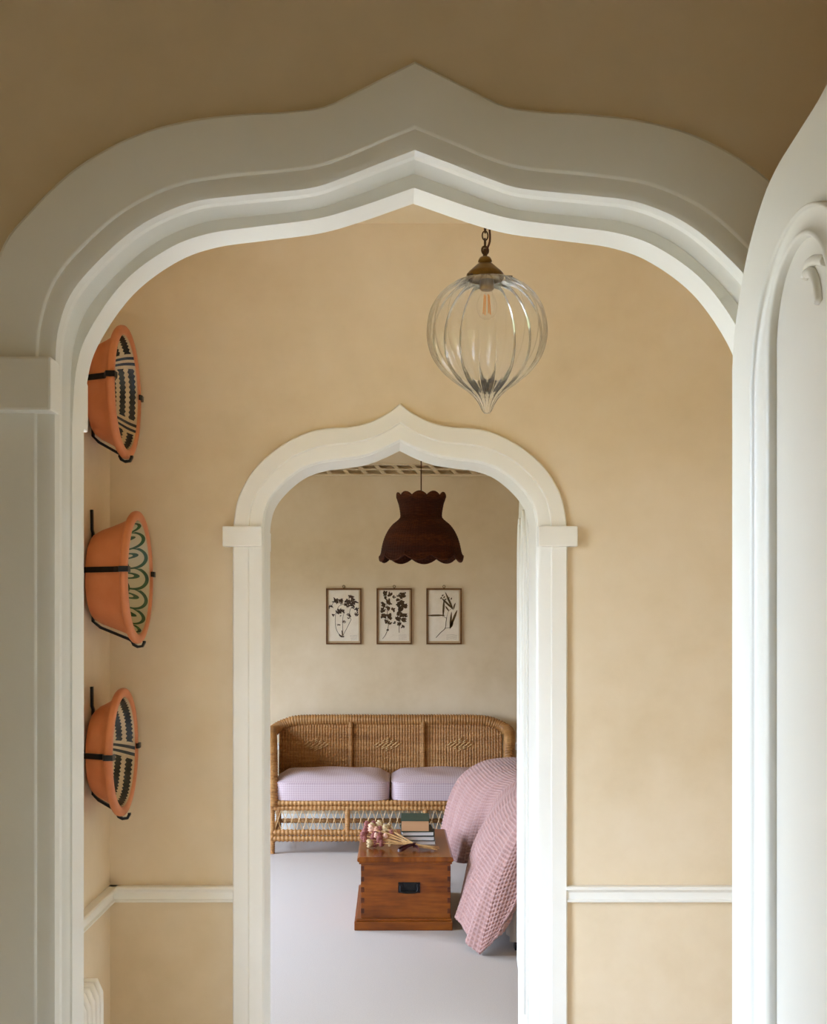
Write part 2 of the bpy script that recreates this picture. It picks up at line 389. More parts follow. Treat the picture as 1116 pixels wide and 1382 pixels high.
arch_wall('wall_front', 'tan limewashed wall above the wide ogee arch', O1, E1, C1, -1.25, 2.1, YW1, YB1, ('plaster', 'plaster'))
arch_wall('wall_middle', 'pale tan limewashed wall around the bedroom arch', O2, E2, C2, -2.8, 3.1, YW2, YB2, ('plaster', 'plaster'))

def side_wall(name, label, x, y0, y1, sgn, win=(), th=.2, mat='plaster'):
    """wall in the plane x with its body on the sgn side, openings cut where windows stand"""
    ys = sorted({y0, y1} | {q for k in win for q in WIN[k][1:3]}); root = None; g = G()
    def blk(a, b, c, d): g.add(*g_box(min(x, x + sgn * th), max(x, x + sgn * th), a, b, c, d))
    for a, b in zip(ys[:-1], ys[1:]):
        hit = [k for k in win if abs(WIN[k][1] - a) < 1e-6]
        if hit: blk(a, b, 0, WIN[hit[0]][3]); blk(a, b, WIN[hit[0]][4], ZT)
        else: blk(a, b, 0, ZT)
    return tag(g.build(name, mat, at=(x, (y0 + y1) / 2, 0)), label, 'wall', kind='structure')
side_wall('wall_left', 'tan limewashed hall wall holding the terracotta bowls', -.866, YB1, YW2, -1, ('window_1',))
side_wall('wall_right', 'tan limewashed end wall of the hall', 2.0, YB1, YW2, 1)
side_wall('wall_left_bedroom', 'tan limewashed bedroom window wall', -2.6, YB2, 9.45, -1, ('window_2', 'window_3'), mat='plaster')
side_wall('wall_right_bedroom', 'tan limewashed bedroom wall beyond the bed', 2.9, YB2, 9.45, 1, mat='plaster')
side_wall('wall_left_landing', 'tan limewashed landing wall opposite the open door', -1.05, -1.9, YW1, -1, mat='plaster')
side_wall('wall_right_landing', 'tan limewashed landing wall behind the open door', 1.1, -1.9, YW1, 1, mat='plaster')
g = G()
for q in ((-1.25, REAR[1], 0, ZT), (REAR[2], 1.3, 0, ZT), (REAR[1], REAR[2], 0, REAR[3]), (REAR[1], REAR[2], REAR[4], ZT)): g.add(*g_box(q[0], q[1], -2.1, -1.9, q[2], q[3]))
tag(g.build('wall_rear_landing', 'plaster', at=(0, -1.9, 0)), 'tan limewashed landing wall facing the arch', 'wall', kind='structure')
tag(mesh('wall_back', *g_box(-2.8, 3.1, 9.45, 9.65, 0, ZT), 'plaster', at=(0, 9.45, 0)), 'cloudy tan limewashed wall behind the wicker sofa', 'wall', kind='structure')
tag(mesh('floor', *g_box(-2.8, 3.1, -2.1, 9.65, -.1, 0), 'carpet', at=(0, 4, 0)), 'pale grey carpet running under trunk and sofa', 'floor', kind='structure')
tag(mesh('ceiling', *g_box(-2.8, 3.1, YW2 + .1, 9.65, ZT, ZT + .1), 'ceiling_paint', at=(0, 6.7, ZT)), 'tan bedroom ceiling above the fret cornice', 'ceiling', kind='structure')
tag(mesh('ceiling_hall', *g_box(-1.1, 2.2, YW1 + .05, YW2 + .1, ZT, ZT + .1), 'ceiling_paint', at=(0, 2.6, ZT)), 'tan hall ceiling above the glass pendant', 'ceiling', kind='structure')
tag(mesh('ceiling_landing', *g_box(-1.25, 1.3, -2.1, YW1 + .05, ZT, ZT + .1), 'plaster', at=(0, 0, ZT)), 'tan landing ceiling', 'ceiling', kind='structure')

# windows that let the daylight in (all out of the picture)
def window(name, label, bx, a0, a1, z0, z1, origin):
    """bx(n0, n1, a, b, z0, z1): box with n measured into the room from the wall face, a..b along the wall"""
    rt = thing(name, origin, label, 'window', kind='structure'); f = .05; g = G()
    for q in ((a0, a0 + f, z0, z1), (a1 - f, a1, z0, z1), (a0 + f, a1 - f, z0, z0 + f), (a0 + f, a1 - f, z1 - f, z1)): g.add(*bx(-.13, -.08, *q))
    g.build('window_frame', 'white_paint', rt)
    am = (a0 + a1) / 2; zs = np.linspace(z0 + f, z1 - f, 4)
    mesh('glazing_bar', *bx(-.115, -.095, am - .012, am + .012, z0 + f, z1 - f), 'white_paint', rt)
    for z in zs[1:3]: mesh('glazing_bar', *bx(-.115, -.095, a0 + f, a1 - f, z - .012, z + .012), 'white_paint', rt)
    for i in range(3):
        for p, q in ((a0 + f, am - .012), (am + .012, a1 - f)):
            mesh('pane', *bx(-.107, -.103, p, q, zs[i] + (.012 if i else 0), zs[i + 1] - (.012 if i < 2 else 0)), 'window_glass', rt)
    mesh('window_sill', *bx(-.09, .03, a0 - .03, a1 + .03, z0 - .03, z0), 'white_paint', rt)
for k, (x, y0, y1, z0, z1) in WIN.items():
    lab = {'window_1': 'white hall window beside the column radiator', 'window_2': 'white bedroom window opposite the bed',
           'window_3': 'white bedroom window beside the sofa'}[k]
    window(k, lab, lambda n0, n1, p, q, c, d, x=x: g_box(x + n0, x + n1, p, q, c, d), y0, y1, z0, z1, (x, (y0 + y1) / 2, z0))
window('window_4', 'white landing window facing the wide arch', lambda n0, n1, p, q, c, d: g_box(p, q, REAR[0] + n0, REAR[0] + n1, c, d), REAR[1], REAR[2], REAR[3], REAR[4], ((REAR[1] + REAR[2]) / 2, REAR[0], REAR[3]))

# chair rails and skirting
def rail_poly(z1, z0, out):
    h = z1 - z0
    return [(0, z1), (.026, z1), (.030, z1 - .08 * h), (.030, z1 - .18 * h), (.024, z1 - .26 * h), (.016, z1 - .34 * h), (.014, z1 - .40 * h), (.014, z0 + .20 * h), (.020, z0 + .14 * h), (.020, z0 + .05 * h), (.014, z0), (0, z0)]
RZ1, RZ0 = .803, .752
def rail(name, label, axis, c, a, b, sgn, z1=RZ1, z0=RZ0):
    poly = [(c + sgn * p, z) for p, z in rail_poly(z1, z0, sgn)]
    V, Fs = g_prism(poly, 'x', a, b) if axis == 'x' else g_prism(poly, 'y', a, b)
    return tag(mesh(name, V, Fs, 'white_paint', at=((a + b) / 2, c, z0) if axis == 'x' else (c, (a + b) / 2, z0)), label, 'chair rail', kind='structure')
rail('trim_3', 'white chair rail between the bowl wall and the bedroom arch', 'x', YW2, -.866, C2 - .509, -1)
rail('trim_4', 'white chair rail beyond the bedroom arch, away from the bowls', 'x', YW2, C2 + .509, 1.97, -1)
rail('trim_5', 'white chair rail on the bowl wall above the radiator', 'y', -.866, 2.85, YW2, 1)
rail('trim_6', 'white chair rail on the bedroom wall behind the sofa', 'x', 9.45, -2.57, 2.87, -1, .70, .645)
def skirting(name, label, axis, c, a, b, sgn, h=.15):
    poly = [(c, 0), (c + sgn * .018, 0), (c + sgn * .018, h - .03), (c + sgn * .008, h), (c, h)]
    V, Fs = g_prism(poly, axis, a, b)
    return tag(mesh(name, V, Fs, 'white_paint', at=((a + b) / 2, c, 0) if axis == 'x' else (c, (a + b) / 2, 0)), label, 'baseboard', kind='structure')
skirting('baseboard_back', 'white baseboard under the bedroom wall behind the sofa', 'x', 9.45, -2.6, 2.9, -1)
skirting('baseboard_middle_1', 'white baseboard between bowl wall and bedroom arch', 'x', YW2, -.866, C2 - .512, -1)
skirting('baseboard_middle_2', 'white baseboard beyond the bedroom arch, away from the bowls', 'x', YW2, C2 + .512, 2.0, -1)

# fretwork cornice on the bedroom back wall
cor = thing('cornice', (0, 9.45, 2.76), 'tan fretwork cornice along the bedroom wall top', 'cornice', kind='structure')
box('backing', 'plaster', cor, -2.6, 2.9, 9.44, 9.45, 2.765, ZT)
box('bottom_rail', 'plaster', cor, -2.6, 2.9, 9.395, 9.44, 2.757, 2.771, .003)
box('middle_rail', 'plaster', cor, -2.6, 2.9, 9.375, 9.40, 2.799, 2.809, .002)
box('top_rail', 'plaster', cor, -2.6, 2.9, 9.33, 9.45, 2.832, ZT, .002)
bx0 = (463 - 528) / 175.0
barA = barB = None
for i in range(-14, 25):
    x = bx0 + i * .1385
    if x < -2.5 or x > 2.8: continue
    for row in (0, 1):
        xs = x - (.0 if row == 0 else .035)
        zlo, zhi = ((2.769, 2.801), (2.806, 2.834))[row]; yy = (9.385, 9.365)[row]
        if (row == 0 and barA is None) or (row == 1 and barB is None):
            V = []; wv = .034
            for yq in (yy, yy + .055):
                V += [(xs + .022 - .011 * 0, yq, zlo), (xs + .022 + wv, yq, zlo), (xs - .006 + wv, yq, zhi), (xs - .006, yq, zhi)]
            o = mesh('fret_bar', V, [[0, 1, 2, 3], [4, 5, 6, 7], [0, 1, 5, 4], [1, 2, 6, 5], [2, 3, 7, 6], [3, 0, 4, 7]], 'plaster', cor, at=(xs, yy, zlo))
            if row == 0: barA = (o, xs)
            else: barB = (o, xs)
        else:
            src, xx = barA if row == 0 else barB
            o = src.copy(); COL.objects.link(o); o.parent = cor; o.location.x += xs - xx

# ------------------------------------------------------------------ open arched doors
def arched_door(name, label, L, hinge, direction, wmax, motif):
    """leaf outline follows the arch; the moulded face looks towards -x"""
    h = smooth_path(L, 40); half = abs(L[0][0]) - .004
    out = [(0, .01)] + [(p[0] + abs(L[0][0]) - .004 if i else 0, HC + p[1] - .006) for i, p in enumerate(h)]
    out = [(max(0, u), z) for u, z in out]; out += [(2 * half - u, z) for u, z in out[::-1][1:]]
    D = Vector((direction[0], direction[1], 0)).normalized(); Nn = Vector((-abs(D.y), 0, 0))
    Nn = Vector((-D.y, D.x, 0)); Nn = Nn if Nn.x < 0 else -Nn
    H = Vector((hinge[0], hinge[1], 0)); P = lambda u, z, t: H + D * u + Nn * t + Vector((0, 0, z))
    rt = thing(name, tuple(H), label, 'door', kind='structure')
    n = len(out); V = [P(u, z, 0) for u, z in out] + [P(u, z, -.042) for u, z in out]
    mesh('leaf', V, [list(range(n)), list(range(n, 2 * n))[::-1]] + [[k, (k + 1) % n, n + (k + 1) % n, n + k] for k in range(n)], 'white_paint', rt)
    # two round-headed panels
    for uc in (.2505, 2 * half - .2505):
        hw = .1595; zs = HC + .245
        for zb, zt in ((.30, None),):
            path = [(uc - hw, zb)] + [(uc - hw * math.cos(a), zs + hw * math.sin(a)) for a in np.linspace(0, math.pi, 33)] + [(uc + hw, zb)]
            cen = lambda q, off: (uc + (q[0] - uc) * (1 - off / hw), (zs + off * .6 + (q[1] - zs) * (1 - off / hw)) if q[1] >= zs else max(q[1], zb + off))
            prof = [(0, 0), (.002, .007), (.006, .008), (.009, .005), (.013, .003), (.032, .0012), (.052, .003), (.060, .007), (.066, .009), (.072, .006), (.075, 0)]
            m = len(path); V = []; Fs = []
            for off, hh in prof: V += [P(*cen(q, off), hh) for q in path]
            for i in range(len(prof) - 1):
                for k in range(m): Fs.append([i * m + k, i * m + (k + 1) % m, (i + 1) * m + (k + 1) % m, (i + 1) * m + k])
            mesh('panel_moulding', V, Fs, 'white_paint', rt, smooth=True)
        if motif:
            for pts in ([(uc + .006, HC + .337), (uc + .016, HC + .346), (uc + .034, HC + .346), (uc + .062, HC + .337)],
                        [(uc + .012, HC + .340), (uc + .027, HC + .336), (uc + .039, HC + .323), (uc + .046, HC + .303)]):
                V, Fs = g_tube([P(u, z, .001) for u, z in smooth_path(pts, 24)], .0052, 10)
                mesh('carved_cusp', V, Fs, 'white_paint', rt, smooth=True)
    return rt
arched_door('door_1', 'off-white arched door with round-headed panel standing open before the hall', L1, (.4016, 1.44), (0, -1), .8, True)
arched_door('door_2', 'white arched door standing open into the bedroom beside the bed', E2, (.4440, 3.995), (.068, 1), .8, False)

# ------------------------------------------------------------------ bowls on the wall
def bowl(rimx, yc, zc, Rr, glaze, label):
    xb = -.852; d = rimx - xb
    rt = thing('terracotta_bowl', (xb, yc, zc), label, 'bowl', 'terracotta bowls held on the hall wall')
    c = (xb, yc, zc); rb = Rr * .65
    outer = [(0, 0), (rb * .96, 0), (rb, .004), (rb * 1.10, d * .2), (Rr * .775, d * .45), (Rr * .845, d * .70), (Rr * .885, d - .026), (Rr * .90, d - .019)]
    V, Fs, U = g_lathe(outer, 72, c, 'x'); mesh('body', V, Fs, 'terracotta', rt, smooth=True)
    rim = [(Rr * .895, d - .020), (Rr * .965, d - .020), (Rr * .99, d - .016), (Rr, d - .010), (Rr * .995, d - .003), (Rr * .975, d), (Rr * .90, d + .001), (Rr * .868, d - .001), (Rr * .855, d - .008)]
    V, Fs, U = g_lathe(rim, 72, c, 'x'); mesh('rim', V, Fs, 'terracotta', rt, smooth=True)
    inner = [(Rr * .857, d - .006), (Rr * .82, d * .72), (Rr * .75, d * .50), (Rr * .66, d * .28), (Rr * .54, d * .13), (Rr * .3, d * .07), (.001, d * .06)]
    pr = smooth_path(inner, 24)
    V, Fs, U = g_lathe([tuple(p) for p in pr], 96, c, 'x'); mesh('glazed_interior', V, Fs, glaze, rt, smooth=True, uv=U)
    return rt
def bracket(rimx, yc, zc, Rr, zs, label):
    rt = thing('bowl_bracket', (-.86, yc, zc), label, 'bracket', 'black iron bowl brackets on the hall wall')
    xb = -.852; d = rimx - xb; rb = Rr * .65
    top = [(-.862, yc, zc + Rr * 1.02), (-.861, yc, zc + Rr * .72), (-.858, yc, zc + rb * 1.02), (-.858, yc, zc - rb * 1.02), (xb + d * .12, yc, zc - rb * 1.16), (xb + d * .75, yc, zc - Rr * .93), (rimx - .024, yc, zc - Rr * .96)]
    pts = [Vector(p) for p in top] + [Vector(p) for p in ((rimx - .019, yc, zc - Rr * 1.015), (rimx - .008, yc, zc - Rr * 1.045), (rimx + .006, yc, zc - Rr * 1.035), (rimx + .011, yc, zc - Rr * .98), (rimx + .011, yc, zc - Rr * .955))]
    V, Fs = g_strap(pts, (0, 1, 0), .012, .0075); mesh('back_strap', V, Fs, 'black_iron', rt)
    for s in (-1, 1):
        dz = zs - zc; k = lambda r: math.sqrt(max(r * r - dz * dz, 0))
        P = [(-.862, yc + s * rb * .5, zs), (-.860, yc + s * (k(rb) + .003), zs), (xb + d * .45, yc + s * (k(Rr * .775) + .006), zs), (xb + d * .7, yc + s * (k(Rr * .84) + .006), zs), (rimx - .024, yc + s * (k(Rr * .90) + .006), zs), (rimx - .018, yc + s * (k(Rr) + .004), zs), (rimx + .004, yc + s * (k(Rr) + .004), zs), (rimx + .005, yc + s * (k(Rr) - .022), zs), (rimx + .001, yc + s * (k(Rr) - .034), zs)]
        V, Fs = g_strap(P, (0, 0, 1), .0155, .0045); mesh('side_strap', V, Fs, 'black_iron', rt)
for (rimx, yc, zc, Rr, zs, gz, lab, lab2) in (
        (-.758, 3.52, HC + .672, .190, HC + .688, 'glaze_black_rows', 'topmost terracotta bowl on the wall, with black serrated rows inside', 'black iron bracket gripping the topmost bowl'),
        (-.722, 3.52, HC + .140, .191, HC + .156, 'glaze_green_loops', 'deep terracotta bowl with green looped glaze, between two black-patterned bowls', 'black iron bracket gripping the green looped bowl'),
        (-.765, 3.52, HC - .362, .184, HC - .360, 'glaze_black_bands', 'lowest terracotta bowl on the wall, with black serrated bands inside', 'black iron bracket gripping the lowest bowl')):
    bowl(rimx, yc, zc, Rr, gz, lab); bracket(rimx, yc, zc, Rr, zs, lab2)

# ------------------------------------------------------------------ column radiator on the hall wall
rad = thing('column_radiator', (-.82, 2.9, 0), 'white column radiator standing below the lowest bowl', 'radiator')
proto = None; NS = 11
for i in range(NS):
    y = 3.315 - i * .045
    if proto is None:
        g = G()
        for dx in (0, 1):
            pass
        P = smooth_path([(-.795, y, .10), (-.795, y, .35), (-.795, y, .60), (-.803, y, .630), (-.820, y, .640), (-.837, y, .630), (-.845, y, .60), (-.845, y, .35), (-.845, y, .10)], 34)
        g.add(*g_tube(P, .0145, 10)); g.add(*g_tube([(-.82, y, .10), (-.82, y, .64)], .011, 8)); g.add(*g_tube([(-.795, y, .10), (-.845, y, .10)], .0145, 10))
        proto = g.build('section', 'radiator_white', rad, smooth=True)
    else:
        o = proto.copy(); COL.objects.link(o); o.parent = rad; o.location.y -= i * .045
for z in (.115, .605):
    V, Fs = g_tube([(-.82, 3.315 - (NS - 1) * .045, z), (-.82, 3.315, z)], .016, 10); mesh('header_pipe', V, Fs, 'radiator_white', rad, smooth=True)
for y in (3.315, 3.315 - (NS - 1) * .045):
    V, Fs = g_tube([(-.82, y, 0), (-.82, y, .11)], .014, 8); mesh('foot', V, Fs, 'radiator_white', rad)

# ------------------------------------------------------------------ glass pendant in the hall
PD = 2.70; PS = F / PD
gx, gz = (657 - VX) / PS, lambda y: HC + (VY - y) / PS
pen = thing('glass_pendant_light', (gx, PD, ZT), 'ribbed clear glass onion pendant hanging on a bronze chain', 'pendant light')
prof = [(376, 25), (379, 36), (384, 47), (392, 58), (403, 68), (421, 78), (442, 82), (462, 80.5), (482, 73.5), (500, 60.5), (514, 45), (526, 28.5), (536, 17.5), (546, 10.5), (554, 7), (558, 3.5), (559, .2)]
pf = smooth_path([(r / PS, gz(y)) for y, r in prof], 64)
NR = 17
def ribs(i, a, r, h):
    q = max(0, min(1, (i - 1) / 6)) * max(0.35, min(1, (66 - i) / 10))
    return r * (1 - .085 * q * (1 - abs(math.cos(NR * a / 2)) ** .7)), h
V, Fs, U = g_lathe([tuple(p) for p in pf], 17 * 16, (gx, PD, 0), 'z', ribs)
gg = G().add(V, Fs)
glo = gg.build('glass_shade', 'clear_glass', pen, smooth=True)
cap = [(0, 346), (3, 346), (7, 347.5), (8.5, 350), (9.5, 353), (7, 355), (11, 357), (22, 367), (25, 370.5), (25.5, 376), (24, 378), (22, 377.5)]
V, Fs, U = g_lathe([(r / PS, gz(y)) for r, y in cap], 40, (gx - .004, PD, 0), 'z'); mesh('gallery_cap', V, Fs, 'old_brass', pen, smooth=True)
for an in (R(-20), R(100), R(220)):
    V, Fs = g_tube([(gx + .034 * math.cos(an), PD + .034 * math.sin(an), gz(374)), (gx + .058 * math.cos(an), PD + .058 * math.sin(an), gz(376.5))], .0018, 8); mesh('gallery_screw', V, Fs, 'dark_bronze', pen)
V, Fs, U = g_lathe([(r / PS, gz(y)) for r, y in [(0, 336), (2.6, 336), (3, 340), (3, 346), (5, 347), (5, 349), (0, 349)]], 20, (gx - .004, PD, 0), 'z'); mesh('stem', V, Fs, 'dark_bronze', pen, smooth=True)
def ring(c, rx, rz, r, ang):
    P = []
    for k in range(20):
        a = 2 * math.pi * k / 20; u = rx * math.cos(a)
        P.append((c[0] + u * math.cos(ang), c[1] + u * math.sin(ang), c[2] + rz * math.sin(a)))
    return g_tube(P, r, 6, closed=True)
V, Fs = ring((gx - .004, PD, gz(338)), 4.6 / PS, 5.3 / PS, .0024, R(20)); mesh('hanging_loop', V, Fs, 'dark_bronze', pen, smooth=True)
z = gz(328); k = 0
while z < ZT - .03:
    V, Fs = ring((gx - .004, PD, z), 3.9 / PS, 6.2 / PS, .0016, R(8) if k % 2 else R(75)); mesh('chain_link', V, Fs, 'dark_bronze', pen, smooth=True)
    z += 9.9 / PS; k += 1
V, Fs = g_tube(smooth_path([(gx - .004, PD, gz(340)), (gx + .002, PD - .004, gz(334)), (gx + .006, PD - .004, gz(327)), (gx + .007, PD, gz(318)), (gx + .006, PD, gz(306)), (gx + .006, PD, 2.6), (gx + .004, PD, 2.72), (gx, PD, ZT - .01)], 50), .0024, 8); mesh('flex', V, Fs, 'brown_flex', pen, smooth=True)
V, Fs, U = g_lathe([(0, ZT - .03), (.03, ZT - .028), (.045, ZT - .01), (.05, ZT)], 30, (gx - .002, PD, 0), 'z'); mesh('ceiling_rose', V, Fs, 'old_brass', pen, smooth=True)
V, Fs, U = g_lathe([(0, gz(378)), (.016, gz(378)), (.016, gz(390)), (.012, gz(392)), (0, gz(392))], 20, (gx, PD, 0), 'z'); mesh('lamp_holder', V, Fs, 'old_brass', pen, smooth=True)
bl = [(.0118, gz(392)), (.013, gz(396)), (.019, gz(404)), (.0225, gz(414)), (.019, gz(424)), (.009, gz(430)), (.0005, gz(431))]
V, Fs, U = g_lathe([tuple(p) for p in smooth_path(bl, 20)], 28, (gx, PD, 0), 'z'); bo = mesh('bulb', V, Fs, 'window_glass', pen, smooth=True)
for an in range(4):
    a = an * math.pi / 2 + .4
    V, Fs = g_tube([(gx + .006 * math.cos(a), PD + .006 * math.sin(a), gz(398)), (gx + .009 * math.cos(a), PD + .009 * math.sin(a), gz(424))], .0014, 6); mesh('filament', V, Fs, 'filament', bo)

# ------------------------------------------------------------------ wicker pendant in the bedroom
WD = 6.5; WS = F / WD; wx = (568.3 - VX) / WS; wz = lambda y: HC + (VY - y) / WS
wl = thing('wicker_pendant_lamp', (wx, WD, ZT), 'dark brown wicker pendant shade with scalloped rims', 'pendant lamp')
wp = [(669, 32.5), (674, 31.6), (680, 30), (688, 28.4), (695, 27.6), (699, 28.2), (703, 32), (708, 38), (715, 43.5), (723, 47.8), (732, 51), (741, 53), (749, 54), (754, 55.2)]
wp = smooth_path([(r / WS, wz(y)) for y, r in wp], 56)
def scal(i, a, r, h):
    n = len(wp); top = max(0, 1 - i / 7); bot = max(0, (i - n + 9) / 8)
    s = abs(math.sin(5 * a + .5)) ** .8
    h2 = h + top * (s - .6) * .024 - bot * (s - .55) * .030
    weave = .0022 * abs(math.sin(a * 40)) + .0012 * (i % 2)
    return r + weave + bot * bot * (1 - s) * .004, h2
g = G()
V, Fs, U = g_lathe([tuple(p) for p in wp], 240, (wx, WD, 0), 'z', scal); g.add(V, Fs)
V, Fs, U = g_lathe([(p[0] - .005, p[1]) for p in wp], 240, (wx, WD, 0), 'z', scal); g.add(V, [f[::-1] for f in Fs])
shade = g.build('woven_shade', 'wicker_dark', wl, smooth=False)
for idx, off in ((0, .0), (len(wp) - 1, 0.0)):
    P = []
    for k in range(160):
        a = 2 * math.pi * k / 160; r, h = scal(idx, a, *wp[idx]); P.append((wx + (r - .0025) * math.cos(a), WD + (r - .0025) * math.sin(a), h))
    V, Fs = g_tube(P, .006, 6, closed=True); mesh('braided_rim', V, Fs, 'wicker_dark', wl, smooth=True)
V, Fs = g_tube([(wx, WD, wz(690)), (wx, WD, ZT)], .0034, 6); mesh('cord', V, Fs, 'brown_flex', wl)
V, Fs, U = g_lathe([(0, wz(688)), (.02, wz(688)), (.02, wz(706)), (0, wz(706))], 16, (wx, WD, 0), 'z'); mesh('lamp_holder', V, Fs, 'dark_bronze', wl)
for k in range(3):
    a = k * 2 * math.pi / 3 + .3; V, Fs = g_tube([(wx, WD, wz(690)), (wx + .106 * math.cos(a), WD + .106 * math.sin(a), wz(696))], .0025, 6); mesh('spider_arm', V, Fs, 'dark_bronze', wl)
V, Fs, U = g_lathe([(0, ZT - .05), (.03, ZT - .045), (.045, ZT)], 24, (wx, WD, 0), 'z'); mesh('ceiling_rose', V, Fs, 'white_paint', wl, smooth=True)

# ------------------------------------------------------------------ three pressed-plant pictures
YP = 9.45
def to_pic(off, zx, zy): return px(off + zx / 14.54, 785 + zy / 14.54, YP - .012)
def leaf_poly(g, off, zx, zy, ln, wd, ang, depth):
    """a pressed leaf: pointed oval, ln and wd in close-up pixels, ang in degrees (0 = towards +x, 90 = up)"""
    c, s = math.cos(R(ang)), math.sin(R(ang)); out = []
    N = 10
    for k in range(N):
        tt = k / N * 2 * math.pi; a = math.cos(tt) * ln / 2; b = math.sin(tt) * wd / 2 * (1 - .35 * abs(math.cos(tt)))
        a *= 1.35; b *= 1.12; p = to_pic(off, zx + a * c + b * s, zy - a * s + b * c); out.append((p.x, YP - depth, p.z))
    V = out + [(p[0], YP - depth + .0012, p[2]) for p in out]
    g.add(V, [list(range(N)), list(range(N, 2 * N))[::-1]] + [[k, (k + 1) % N, N + (k + 1) % N, N + k] for k in range(N)])
def stem_poly(g, off, pts, wd, depth):
    P = [to_pic(off, *p) for p in smooth_path(pts, 14)]
    V, Fs = g_tube([(p.x, YP - depth, p.z) for p in P], wd / 14.54 / (F / YP) / 2, 5); g.add(V, Fs)
def picture(off, x0, x1, y0, y1, label, mat, draw):
    a = to_pic(off, x0, y0); b = to_pic(off, x1, y1)
    rt = thing('framed_pressed_plant', ((a.x + b.x) / 2, YP, b.z), label, 'picture', 'pressed plant pictures above the sofa')
    f = .0115
    for q in ((a.x, b.x, a.z - f, a.z), (a.x, b.x, b.z, b.z + f), (a.x, a.x + f, b.z + f, a.z - f), (b.x - f, b.x, b.z + f, a.z - f)):
        box('frame_bar', 'frame_oak', rt, q[0], q[1], YP - .024, YP - .001, q[2], q[3], .001)
    box('backing', 'mount_board', rt, a.x + f, b.x - f, YP - .006, YP - .001, b.z + f, a.z - f)
    box('sheet', 'paper', rt, a.x + f + .008, b.x - f - .010, YP - .0085, YP - .006, b.z + f + .014, a.z - f - .004)
    box('glass_pane', 'window_glass', rt, a.x + f, b.x - f, YP - .018, YP - .016, b.z + f, a.z - f)
    V, Fs = ring(((a.x + b.x) / 2, YP - .010, a.z + .013), .009, .010, .0022, 0); mesh('hanging_ring', V, Fs, 'old_brass', rt, smooth=True)
    V, Fs, U = g_lathe([(0, 0), (.006, 0), (.005, .005), (0, .006)], 10, ((a.x + b.x) / 2, YP - .010, a.z - .001), 'z'); mesh('ring_mount', V, Fs, 'old_brass', rt)
    g = G(); draw(g, off); pl = g.build('pressed_plant', mat, rt); pl['kind'] = 'stuff'
    return rt
rnd = random.Random(3)
def draw1(g, o):
    for pts in ([(465, 1070), (400, 1030), (345, 930), (325, 800), (330, 650), (350, 590)], [(465, 1060), (470, 900), (470, 760), (485, 640)], [(480, 1050), (540, 940), (610, 800), (640, 740)], [(640, 740), (600, 680), (620, 540), (650, 520)], [(350, 590), (400, 480), (520, 430), (620, 400)], [(250, 480), (300, 400), (360, 370)]):
        stem_poly(g, o, pts, 8, .0092)
    stem_poly(g, o, [(400, 1035), (440, 1075), (500, 1080)], 26, .0092); stem_poly(g, o, [(460, 960), (470, 1060)], 26, .0094)
    for x, y, n, sp in ((340, 375, 9, 60), (430, 385, 7, 55), (580, 400, 9, 62), (640, 310, 9, 55), (700, 390, 8, 60), (560, 465, 7, 55), (665, 450, 7, 55), (235, 490, 5, 45), (745, 545, 7, 48), (740, 635, 5, 48), (400, 590, 10, 62), (470, 570, 6, 50), (280, 650, 4, 40), (590, 655, 6, 42), (590, 725, 4, 30), (500, 790, 5, 36), (390, 845, 4, 28), (680, 500, 4, 40), (415, 670, 2, 25)):
        for k in range(n): leaf_poly(g, o, x + rnd.uniform(-sp, sp) * .7, y + rnd.uniform(-sp, sp) * .5, rnd.uniform(50, 80) * sp / 55, rnd.uniform(20, 30) * sp / 55, rnd.uniform(0, 180), .0090 + rnd.uniform(0, .002))
    for k in range(4): stem_poly(g, o, [(610 + k * 8, 1060 + k * 26), (760, 1050 + k * 28)], 2.5, .0088)
def draw2(g, o):
    stem_poly(g, o, [(310, 1120), (370, 1040), (410, 930), (425, 850), (400, 600), (390, 400), (360, 200)], 10, .0092)
    stem_poly(g, o, [(635, 1000), (630, 900), (650, 830), (660, 600), (640, 400), (700, 250)], 10, .0092)
    for x, y, n, sp in ((360, 230, 6, 50), (350, 320, 5, 40), (460, 255, 6, 50), (530, 300, 5, 36), (330, 450, 7, 52), (430, 400, 8, 58), (320, 560, 6, 55), (410, 520, 6, 45), (330, 660, 9, 60), (450, 690, 9, 62), (400, 790, 7, 52), (460, 810, 4, 36), (515, 545, 7, 46), (540, 800, 4, 34), (420, 945, 3, 34), (610, 280, 4, 36), (690, 270, 8, 62), (740, 230, 4, 34), (600, 370, 5, 44), (660, 430, 12, 66), (740, 470, 9, 58), (660, 540, 8, 56), (630, 620, 8, 50), (690, 650, 9, 56), (755, 660, 5, 50), (620, 740, 9, 56), (720, 750, 8, 52), (630, 820, 5, 44), (710, 880, 3, 40)):
        for k in range(n): leaf_poly(g, o, x + rnd.uniform(-sp, sp) * .6, y + rnd.uniform(-sp, sp) * .6, rnd.uniform(48, 72) * sp / 55, rnd.uniform(30, 44) * sp / 55, rnd.uniform(0, 180), .0090 + rnd.uniform(0, .002))
    for k in range(4): stem_poly(g, o, [(620, 1050 + k * 28), (780, 1045 + k * 28)], 2.5, .0088)
